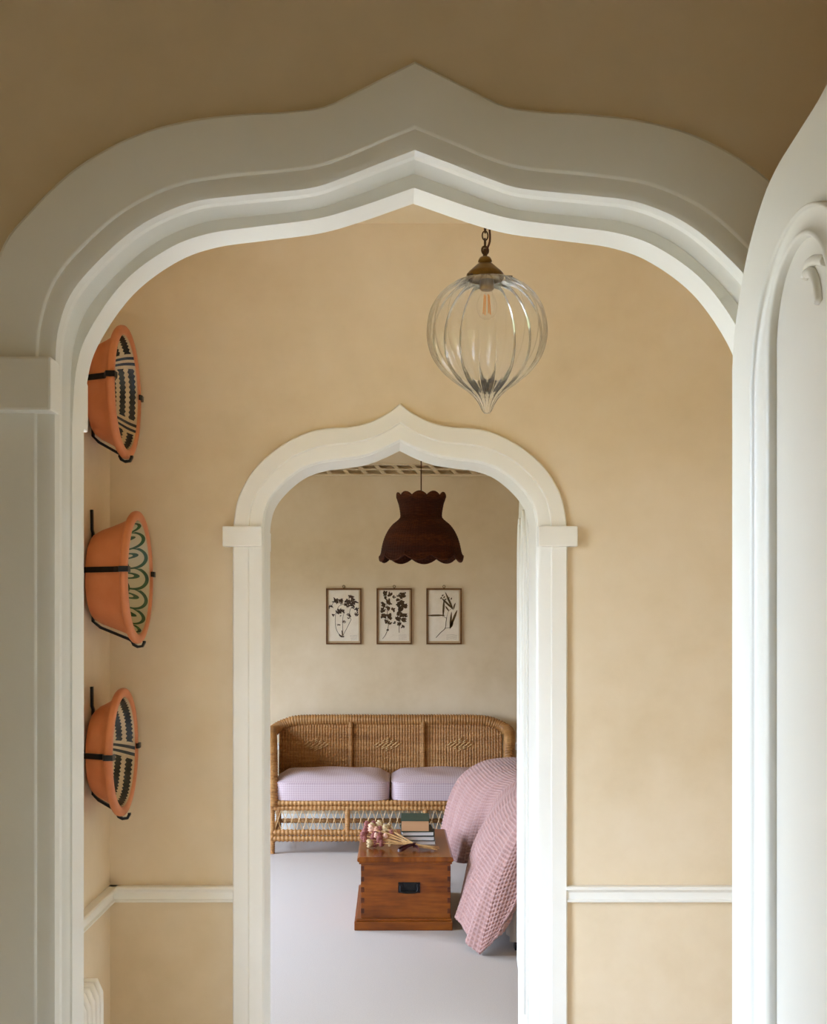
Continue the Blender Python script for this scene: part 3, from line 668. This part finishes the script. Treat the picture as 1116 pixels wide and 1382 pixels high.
def draw3(g, o):
    stem_poly(g, o, [(340, 1100), (430, 1000), (520, 915), (535, 800), (550, 700)], 12, .0092); stem_poly(g, o, [(520, 915), (580, 905), (630, 890)], 6, .0092)
    stem_poly(g, o, [(540, 715), (505, 690), (485, 650)], 8, .0092); stem_poly(g, o, [(550, 700), (585, 580), (660, 520)], 6, .0092); stem_poly(g, o, [(690, 540), (720, 430)], 12, .0092)
    for x, y, l, wd, an in ((330, 662, 290, 36, 1), (488, 520, 270, 40, 87), (560, 430, 250, 38, -44), (600, 380, 300, 40, -66), (630, 760, 260, 40, 85), (690, 720, 270, 48, 68), (645, 840, 120, 60, 70), (560, 530, 100, 30, -55), (700, 470, 90, 26, 68)):
        leaf_poly(g, o, x, y, l, wd, an, .0094)
    for x, y in ((440, 320), (470, 270), (500, 305), (525, 350), (590, 325), (640, 335)): leaf_poly(g, o, x, y, 38, 26, rnd.uniform(0, 90), .0094)
    for k in range(4): stem_poly(g, o, [(540, 1050 + k * 26), (650, 1040 + k * 26), (750, 1055 + k * 26)], 3, .0088)
picture(430, 145, 840, 130, 1230, 'framed pressed plant with dark leaf clusters on thin bare stems', 'pressed_dark', draw1)
picture(495, 190, 885, 130, 1230, 'framed pressed plant with two upright leafy brown sprigs', 'pressed_brown', draw2)
picture(565, 150, 845, 130, 1230, 'framed pressed plant with a few long narrow olive leaves', 'pressed_olive', draw3)

# ------------------------------------------------------------------ wicker sofa
SX = -.006
so = thing('wicker_sofa', (SX, 9.0, 0), 'natural wicker sofa with diamond-patterned woven back', 'sofa')
def roll(P, r, pitch=.012, n=None, sides=10, amp=.10):
    """wrapped cane roll: little ribs along the length"""
    P = np.asarray(P, float); L = np.linalg.norm(np.diff(smooth_path(P, 60), axis=0), axis=1).sum(); n = n or int(L / pitch) * 4
    Q = smooth_path(P, n); rr = [r * (1 + amp * math.sin(math.pi * i / 2)) for i in range(n)]
    return g_tube(Q, rr, sides)
half = .905
toprail = [(-.83, 8.595, .33), (-.834, 8.63, .50), (-.848, 8.74, .68), (-.868, 8.92, .785), (-.888, 9.12, .800), (-.882, 9.26, .812), (-.825, 9.325, .846), (-.70, 9.338, .880), (-.4, 9.34, .885), (0, 9.34, .885)]
full = toprail + [(-x, y, z) for x, y, z in toprail[::-1][1:]]
V, Fs = roll([(SX + x, y, z) for x, y, z in full], .040, .021); mesh('top_roll', V, Fs, 'wicker', so, smooth=True)
def weave_panel(name, fn, nu, nv, Lu, Lv, mat='wicker'):
    V = []; Fs = []
    for j in range(nv):
        for i in range(nu):
            u, v = i / (nu - 1), j / (nv - 1); p, nrm = fn(u, v)
            rel = .0075 * abs(math.sin(math.pi * u * Lu / .021)) ** .7 + .0022 * math.sin(math.pi * u * Lu / .021) * math.cos(math.pi * v * Lv / .012)
            V.append(p + nrm * rel)
    for j in range(nv - 1):
        for i in range(nu - 1): a = j * nu + i; Fs.append([a, a + 1, a + nu + 1, a + nu])
    return mesh(name, V, Fs, mat, so, smooth=False)
def backfn(u, v):
    x = -.85 + 1.70 * u; ztop = .875 - .05 * max(0, (abs(x) - .72) / .13) ** 2
    z = .37 + (ztop - .37) * v
    return Vector((SX + x, 9.285 + .045 * v, z)), Vector((0, -1, 0))
weave_panel('woven_back', backfn, 568, 100, 1.70, .50)
for s in (-1, 1):
    tr = smooth_path(toprail[:6], 60)
    def armfn(u, v, s=s):
        y = 8.60 + .70 * u; k = np.interp(y, tr[:, 1], np.arange(60)); x = np.interp(k, np.arange(60), tr[:, 0]); z1 = np.interp(k, np.arange(60), tr[:, 2]) - .01
        return Vector((SX + s * -x * 1.0, y, .33 + (z1 - .33) * v)), Vector((-s, 0, 0))
    weave_panel('woven_arm', armfn, 140, 80, .70, .45)
for x in (-.302, .248):
    V, Fs = roll([(SX + x, 9.262, .36), (SX + x, 9.285, .62), (SX + x, 9.305, .87)], .016, .012); mesh('back_stake', V, Fs, 'wicker', so, smooth=True)
for xc in (-.565, -.022, .530):
    g = G()
    for r_ in range(-3, 4):
        n = (6, 5, 3, 1)[abs(r_)]
        for k in range(max(n, 1)):
            x = xc + (k - (max(n, 1) - 1) / 2) * .034; z = .70 + r_ * .0135
            yq = 9.285 + .045 * (z - .37) / .5 - .013
            g.add(*g_tube([(SX + x - .014, yq + .003, z - .008), (SX + x, yq - .003, z), (SX + x + .014, yq + .003, z + .008)], .0036, 5))
    o = g.build('diamond_weave', 'cane_pale', so, smooth=True); o['kind'] = 'stuff'
# seat, aprons, legs
box('seat_deck', 'wicker', so, SX - .82, SX + .82, 8.62, 9.28, .325, .365)
YFr = 8.60
def frontroll(name, z, r, mat='wicker', y=YFr):
    V, Fs = roll([(SX - .845, y, z), (SX, y, z), (SX + .845, y, z)], r, .028, amp=.16); return mesh(name, V, Fs, mat, so, smooth=True)
frontroll('seat_roll', .356, .020); frontroll('seat_roll', .321, .019)
frontroll('lower_roll', .149, .021); frontroll('lower_roll', .106, .021, 'wicker')
for x in (-.302, .248):
    V, Fs = roll([(SX + x, YFr, .13), (SX + x, YFr, .23), (SX + x, YFr, .33)], .019, .012); mesh('apron_post', V, Fs, 'wicker', so, smooth=True)
for s in (-1, 1):
    V, Fs = roll([(SX + s * .832, YFr, 0.0), (SX + s * .832, YFr, .15), (SX + s * .832, YFr, .36)], .020, .014); mesh('leg', V, Fs, 'wicker', so, smooth=True)
    V, Fs = roll([(SX + s * .85, 9.30, 0.0), (SX + s * .85, 9.30, .2), (SX + s * .85, 9.30, .40)], .020, .014); mesh('leg', V, Fs, 'wicker', so, smooth=True)
    V, Fs = roll([(SX + s * .838, YFr, .12), (SX + s * .845, 8.9, .12), (SX + s * .85, 9.30, .12)], .020, .018); mesh('side_roll', V, Fs, 'wicker', so, smooth=True)
    V, Fs = roll([(SX + s * .838, YFr, .34), (SX + s * .845, 8.9, .34), (SX + s * .85, 9.30, .34)], .022, .018); mesh('side_roll', V, Fs, 'wicker', so, smooth=True)
V, Fs = roll([(SX - .85, 9.30, .12), (SX, 9.30, .12), (SX + .85, 9.30, .12)], .018, .03); mesh('back_rail', V, Fs, 'wicker', so, smooth=True)
for a, b in ((-.815, -.32), (-.284, .230), (.266, .815)):
    g = G(); n = int(round((b - a) / .050)); st = (b - a) / n
    for k in range(n):
        x = a + (k + .5) * st
        for s in (-1, 1): g.add(*g_tube([(SX + x - s * .023, YFr + s * .003, .310), (SX + x + s * .023, YFr + s * .003, .165)], .0026, 5))
    o = g.build('lattice', 'cane_pale', so); o['kind'] = 'stuff'

# seat cushions
def cushion(x0, x1, y0, y1, z0, z1, label):
    cx, cy, cz = (x0 + x1) / 2, (y0 + y1) / 2, (z0 + z1) / 2; hx, hy, hz = (x1 - x0) / 2, (y1 - y0) / 2, (z1 - z0) / 2
    rt = thing('seat_cushion', (cx, cy, z0), label, 'cushion', 'pink gingham seat cushions on the wicker sofa')
    bm = bmesh.new(); bmesh.ops.create_cube(bm, size=2); bmesh.ops.subdivide_edges(bm, edges=list(bm.edges), cuts=23, use_grid_fill=True)
    V = []; U = []
    bm.verts.index_update()
    for v in bm.verts:
        x, y, z = v.co
        m = max(abs(x), abs(y), abs(z))
        q = (abs(x) ** 9 + abs(y) ** 9) ** (1 / 9); k = max(abs(x), abs(y)) / q if q > 1e-6 else 1     # rounded corners in plan
        e = max(abs(x), abs(y)); crown = (1 - abs(x) ** 7) * (1 - abs(y) ** 6)
        zz = z * hz + (crown * .045 if z > 0 else -crown * .002) * abs(z)
        zz += .004 * math.sin(7 * x + 3 * y) * crown * max(z, 0)
        bulge = 1 + .012 * (1 - z * z) * (1 if e > .98 else 0) - .03 * max(0, abs(z) - .82) / .18 * (1 if e > .9 else 0)
        V.append((cx + x * hx * k * bulge, cy + y * hy * k * bulge, cz + zz))
        U.append(((cx + x * hx) if abs(x) < .999 else (y * hy), (y * hy + z * hz)))
    Fs = [[v.index for v in f.verts] for f in bm.faces]; bm.free()
    mesh('cover', V, Fs, 'gingham', rt, smooth=True, uv=U)
    for zc in (z0 + .012, z1 - .012):
        P = []
        for k in range(120):
            a = 2 * math.pi * k / 120; c, s = math.cos(a), math.sin(a); q = (abs(c) ** 9 + abs(s) ** 9) ** (1 / 9)
            P.append((cx + c / q * hx * .995, cy + s / q * hy * .995, zc))
        V, Fs = g_tube(P, .006, 6, closed=True); mesh('piping', V, Fs, 'gingham', rt, smooth=True, uv=[(p[0], p[1] + p[2]) for p in V])
    return rt
cushion(SX - .822, SX - .008, 8.585, 9.245, .367, .508, 'pink gingham seat cushion behind the dried flowers, clear of the bed')
cushion(SX + .008, SX + .818, 8.585, 9.245, .367, .508, 'pink gingham seat cushion partly hidden by the pink throw')

# ------------------------------------------------------------------ pine trunk
TY0, TY1 = 6.44, 7.33
tk = thing('pine_trunk', (.075, 6.9, 0), 'polished orange-brown pine trunk with iron handle at its end', 'trunk')
box('body', 'pine_front', tk, -.160, .313, TY0 + .008, TY1 - .01, .03, .362, .004)
V, Fs = g_prism([(-.176, .358), (.324, .358), (.328, .366), (.326, .378), (.318, .384), (-.170, .384), (-.178, .378), (-.180, .366)], 'y', TY0 - .012, TY1)
lid = mesh('lid', V, Fs, 'pine_lid', tk)
bv = lid.modifiers.new('edge', 'BEVEL'); bv.width = .004; bv.segments = 2
box('lid_lip', 'pine_front', tk, -.170, .320, TY0 - .006, TY1 - .004, .346, .358, .003)
g = G(); g.add(*g_box(-.194, .322, TY0 - .018, TY1 + .01, .0, .048, .004)); g.add(*g_box(-.184, .318, TY0 - .010, TY1 + .004, .048, .060, .004))
g.build('plinth', 'pine_front', tk)
hx, hz = .0945, .222; yh = TY0 + .007
hp = mesh('handle_plate', *g_box(hx - .058, hx + .058, yh - .004, yh, hz - .028, hz + .028, .0015), 'black_iron', tk)
for s in (-1, 1):
    V, Fs, U = g_lathe([(0, -.012), (.009, -.012), (.011, -.006), (.011, 0)], 14, (0, 0, 0), 'z')
    V = [(hx + s * .044 + p[0], yh - .004 + p[2], hz + .012 + p[1]) for p in V]; mesh('handle_boss', V, Fs, 'black_iron', hp)
P = smooth_path([(hx - .044, yh - .012, hz + .012), (hx - .046, yh - .016, hz - .004), (hx - .040, yh - .02, hz - .019), (hx, yh - .022, hz - .023), (hx + .040, yh - .02, hz - .019), (hx + .046, yh - .016, hz - .004), (hx + .044, yh - .012, hz + .012)], 30)
V, Fs = g_tube(P, .0055, 8); mesh('bail_handle', V, Fs, 'black_iron', hp, smooth=True)
for s in (-1, 1):       # dovetailed corner pieces
    for k in range(5):
        z = .085 + k * .056; xx = (-.160, -.143) if s < 0 else (.296, .313)
        box('dovetail', 'pine_plinth', tk, xx[0], xx[1], TY0 + .0065, TY0 + .012, z, z + .026, .0008)

# books on the trunk
def book(x0, x1, y0, y1, z0, z1, cov, pg, label, rot=0):
    rt = thing('book', ((x0 + x1) / 2, (y0 + y1) / 2, z0), label, 'book', 'books stacked on the trunk'); c = .0028
    box('cover', cov, rt, x0, x1, y0, y1, z0, z0 + c, .0008); box('cover', cov, rt, x0, x1, y0, y1, z1 - c, z1, .0008)
    box('spine', cov, rt, x0, x1, y1 - c, y1, z0 + c, z1 - c)
    box('page_block', pg, rt, x0 + .004, x1 - .004, y0 + .005, y1 - c, z0 + c, z1 - c)
    rt.rotation_euler.z = R(rot); return rt
book(.060, .245, 6.790, 7.05, .384, .406, 'book_grey', 'pages_white', 'grey covered book at the bottom of the stack on the trunk', 1)
book(.072, .246, 6.800, 7.06, .406, .431, 'book_dark', 'pages_white', 'dark green book with white pages, second up in the stack', -2)
book(.054, .234, 6.805, 7.06, .431, .455, 'book_dark', 'pages_white', 'dark green book with white pages, directly under the thick one', 2)
book(.055, .215, 6.805, 7.085, .455, .517, 'book_green', 'pages_tan', 'thick green book with tan pages on top of the stack', -1)

# dried flower bunch
fb = thing('dried_flower_bunch', (.05, 6.7, .384), 'dried rose and cream flower bunch tied with dark ribbon', 'dried flowers')
tie = Vector((.125, 6.655, .408)); rnd = random.Random(11)
heads = [(503, 1117, 'head_cream', .028), (513, 1113, 'head_cream', .026), (521, 1119, 'head_cream', .026), (525, 1116, 'head_cream', .02), (496, 1113, 'head_rose', .022), (505, 1112, 'head_rose', .02), (494, 1122, 'head_rose', .024), (491, 1128, 'head_rose', .024), (493, 1133, 'head_rose', .018), (508, 1120, 'head_pink', .020), (502, 1119, 'head_pink', .024), (505, 1130, 'head_rose', .024), (513, 1131, 'head_rose', .022), (500, 1139, 'head_cream', .026), (507, 1140, 'head_rose', .022), (516, 1138, 'head_rose', .022), (514, 1127, 'head_rose', .02), (527, 1139, 'head_cream', .016), (529, 1124, 'head_rose', .018), (521, 1129, 'head_pink', .018), (533, 1122, 'head_cream', .014)]
heads += [(rnd.uniform(492, 528), rnd.uniform(1114, 1138), rnd.choice(('head_rose', 'head_rose', 'head_cream', 'head_pink')), rnd.uniform(.014, .019)) for _ in range(12)]
for i, (hx_, hy_, mt, r) in enumerate(heads):
    r *= .84
    d = 6.76 - (hy_ - 1126) * .006 + rnd.uniform(-.02, .03); p = px(hx_, hy_, d); p.z = max(p.z, .386 + r * 1.15)
    ax = (p - tie).normalized(); g = G()
    prof = [(r * .15, -r * .9), (r * .55, -r * .6), (r * .92, -r * .1), (r, .35 * r), (r * .86, .80 * r), (r * .66, .55 * r), (r * .4, .25 * r), (r * .2, .30 * r), (0.0005, .35 * r)]
    nl = rnd.choice((7, 8, 9)); ph = rnd.uniform(0, 6)
    V, Fs, U = g_lathe(prof, 32, (0, 0, 0), 'z', lambda k, a, rr, hh: (rr * (1 + .17 * math.sin(nl * a + ph)) if k in (2, 3, 4) else rr, hh + (.2 * r * math.cos(nl * a + ph) if k in (3, 4) else 0)))
    rot = Vector((0, 0, 1)).rotation_difference(ax).to_matrix(); V = [p + rot @ Vector(q) for q in V]
    mesh('flower_head', V, Fs, mt, fb, smooth=True, at=p)
    end = px(rnd.uniform(575, 595), rnd.uniform(1143, 1149), 6.63); end = Vector((rnd.uniform(.19, .265), 6.60 + rnd.uniform(0, .06), .390 + rnd.uniform(0, .014)))
    tq = tie + Vector((rnd.uniform(-.006, .006), rnd.uniform(-.008, .008), rnd.uniform(-.008, .010)))
    if i >= 18: continue
    V, Fs = g_tube(smooth_path([p - ax * r * .8, (p + tq) / 2 + Vector((0, 0, rnd.uniform(-.004, .008))), tq, end], 14), .0021, 5); mesh('stem', V, Fs, 'stem_straw', fb, smooth=True)
rb = G()
P = [tie + Vector((0, .013 * math.cos(a), .013 * math.sin(a))) for a in np.linspace(0, 2 * math.pi, 25)]
rb.add(*g_strap(P, (1, .1, 0), .016, .002)); rb.build('ribbon_band', 'ribbon', fb)
for pts in ([tie + Vector((0, -.012, .004)), tie + Vector((-.030, -.05, .004)), tie + Vector((-.062, -.088, -.010)), tie + Vector((-.088, -.092, -.013)), tie + Vector((-.080, -.070, -.005)), tie + Vector((-.035, -.035, .006)), tie + Vector((0, -.012, .006))],
            [tie + Vector((0, -.012, .0)), tie + Vector((.016, -.05, -.002)), tie + Vector((.026, -.10, -.014))]):
    V, Fs = g_strap([tuple(p) for p in smooth_path(pts, 22)], (0.15, .25, 1), .014, .0018); mesh('ribbon_tail', V, Fs, 'ribbon', fb)

# ------------------------------------------------------------------ bed and throw
bed = thing('bed', (1.5, 7.1, 0), 'cream bed with valance, mostly hidden behind the open door', 'bed')
box('divan_base', 'bed_linen', bed, .62, 2.35, 6.04, 8.08, .04, .36, .01)
V, Fs = g_box(.72, 2.33, 6.07, 8.05, .36, .69, .09); mesh('mattress', V, Fs, 'bed_linen', bed, smooth=True)
# gathered valance along the open side and the near end
pts = [(.595, 8.06)] + [(.595, y) for y in np.linspace(8.0, 6.05, 60)] + [(.60, 6.035), (.66, 6.015)] + [(x, 6.015) for x in np.linspace(.72, 2.33, 46)]
V = []; Fs = []
for i, (x, y) in enumerate(pts):
    wv = .010 * math.sin(i * 1.15) + .006 * math.sin(i * 2.7)
    for k, z in enumerate(np.linspace(.34, .042, 6)):
        s = wv * k / 5; V.append((x - (s if i < 62 else 0), y - (s if i >= 62 else 0), z))
for i in range(len(pts) - 1):
    for k in range(5): a = i * 6 + k; Fs.append([a, a + 1, a + 7, a + 6])
vl = mesh('valance', V, Fs, 'bed_linen', bed, smooth=True); sd = vl.modifiers.new('cloth', 'SOLIDIFY'); sd.thickness = .002; sd.offset = 1
for x, y in ((.64, 6.06), (.64, 8.02), (2.30, 6.06), (2.30, 8.02), (.64, 7.0)): box('foot', 'black_wood', bed, x - .03, x + .03, y - .03, y + .03, 0, .042)
box('headboard', 'bed_linen', bed, 2.36, 2.44, 6.0, 8.1, .04, 1.05, .02)

sec = {8.10: [(1.35, .712), (1.0, .715), (.80, .722), (.645, .706), (.543, .664), (.455, .592), (.395, .475), (.36, .335), (.335, .19)],
       7.75: [(1.35, .712), (1.0, .72), (.80, .728), (.655, .710), (.555, .665), (.475, .59), (.42, .47), (.385, .33), (.352, .185)],
       7.35: [(1.35, .712), (1.0, .72), (.82, .728), (.69, .712), (.60, .665), (.53, .585), (.47, .465), (.425, .325), (.392, .183)],
       7.18: [(1.35, .712), (1.0, .72), (.83, .728), (.70, .712), (.615, .66), (.55, .575), (.505, .455), (.475, .33), (.455, .21)],
       7.00: [(1.35, .712), (1.0, .72), (.84, .728), (.72, .71), (.64, .65), (.585, .565), (.552, .445), (.54, .34), (.535, .25)],
       6.82: [(1.35, .712), (1.0, .72), (.84, .728), (.72, .708), (.63, .645), (.555, .55), (.500, .43), (.470, .31), (.450, .19)],
       6.62: [(1.35, .712), (1.0, .72), (.84, .728), (.72, .705), (.62, .63), (.53, .525), (.465, .41), (.425, .28), (.398, .12)],
       6.25: [(1.35, .712), (1.0, .72), (.86, .725), (.74, .70), (.64, .62), (.545, .49), (.462, .355), (.398, .22), (.353, .085)],
       }
S3 = [np.array([(x, y, z) for x, z in sec[y]]) for y in sorted(sec, reverse=True)]
# from here the cloth turns round the corner and hangs over the bed's near end
S3 += [np.array(q) for q in (
    [(1.35, 6.35, .712), (1.05, 6.25, .72), (.86, 6.12, .722), (.74, 6.05, .695), (.65, 6.01, .60), (.575, 5.985, .46), (.51, 5.97, .31), (.462, 5.95, .155), (.418, 5.93, .008)],
    [(1.35, 6.55, .712), (1.10, 6.35, .72), (.93, 6.13, .722), (.83, 6.02, .695), (.75, 5.965, .60), (.68, 5.945, .46), (.62, 5.93, .30), (.565, 5.915, .18), (.505, 5.905, .082)],
    [(1.35, 6.60, .712), (1.15, 6.40, .72), (1.0, 6.13, .722), (.92, 6.01, .695), (.85, 5.955, .60), (.78, 5.935, .47), (.70, 5.925, .36), (.62, 5.92, .26), (.560, 5.915, .165)],
    [(1.40, 6.60, .712), (1.25, 6.40, .72), (1.12, 6.13, .722), (1.05, 6.02, .695), (.98, 5.975, .60), (.89, 5.965, .48), (.76, 5.975, .39), (.655, 5.985, .315), (.560, 5.99, .235)],
    [(1.45, 6.60, .712), (1.32, 6.40, .72), (1.20, 6.13, .722), (1.13, 6.02, .695), (1.06, 5.965, .60), (.97, 5.945, .49), (.86, 5.935, .41), (.75, 5.93, .35), (.635, 5.935, .300)],
    [(1.60, 6.60, .712), (1.50, 6.40, .72), (1.40, 6.13, .722), (1.35, 6.02, .695), (1.29, 5.975, .60), (1.22, 5.965, .52), (1.13, 5.965, .46), (1.04, 5.965, .41), (.96, 5.97, .365)])]
NV, NU = 370, 760
A = np.stack([smooth_path(q, NV) for q in S3])                       # sections x NV x 3
st = np.concatenate([[0], np.cumsum(np.linalg.norm(np.diff(A[:, int(NV * .7)], axis=0), axis=1))]); uq = np.linspace(0, st[-1], NU)
Q = np.concatenate([2 * A[:1] - A[1:2], A, 2 * A[-1:] - A[-2:-1]])
k = np.clip(np.searchsorted(st, uq, 'right') - 1, 0, len(st) - 2); sp = ((uq - st[k]) / (st[k + 1] - st[k]))[:, None, None]
p0, p1, p2, p3 = Q[k], Q[k + 1], Q[k + 2], Q[k + 3]
grid = 0.5 * (2 * p1 + (p2 - p0) * sp + (2 * p0 - 5 * p1 + 4 * p2 - p3) * sp ** 2 + (3 * p1 - p0 - 3 * p2 + p3) * sp ** 3)
lin = p1 * (1 - sp) + p2 * sp; i0 = len(sec) - 1
wl_ = np.clip((uq - st[i0 - 1]) / (st[i0] - st[i0 - 1]), 0, 1)[:, None, None] * .75; grid = grid * (1 - wl_) + lin * wl_      # crisper folds at the corner
du = np.gradient(grid, axis=0); dv = np.gradient(grid, axis=1); nr = np.cross(du, dv); nr /= np.linalg.norm(nr, axis=2, keepdims=True) + 1e-9
if nr[NU // 2, NV // 2, 0] > 0: nr = -nr
pit = .0205
uu = np.cumsum(np.linalg.norm(du, axis=2)[:, int(NV * .55):].mean(1))[:, None] * np.ones((1, NV)); vv = np.ones((NU, 1)) * np.cumsum(np.linalg.norm(dv, axis=2).mean(0))[None]
hgt = np.maximum(np.abs(np.cos(np.pi * uu / pit)), np.abs(np.cos(np.pi * vv / pit))) ** 2
vf = np.linspace(0, 1, NV)[None] ** 2.5; grid = grid + nr * ((.016 * np.sin(uu * 2 * np.pi / .23 + .6) + .009 * np.sin(uu * 2 * np.pi / .13)) * vf * (uu > .05))[..., None]
grid = grid + nr * (hgt * .011)[..., None]
grid[..., 2] = np.maximum(grid[..., 2], .006)
V = grid.reshape(-1, 3); I = np.arange(NU * NV).reshape(NU, NV)
Fs = np.stack([I[:-1, :-1], I[1:, :-1], I[1:, 1:], I[:-1, 1:]], -1).reshape(-1, 4).tolist()
th = mesh('throw_blanket', [Vector(p) for p in V], Fs, 'waffle_pink', None, smooth=True, at=(1.0, 7.0, .7))
sd = th.modifiers.new('cloth', 'SOLIDIFY'); sd.thickness = .004; sd.offset = -1
tag(th, 'dusty pink waffle-weave throw draped over the bed edge to the carpet', 'throw')
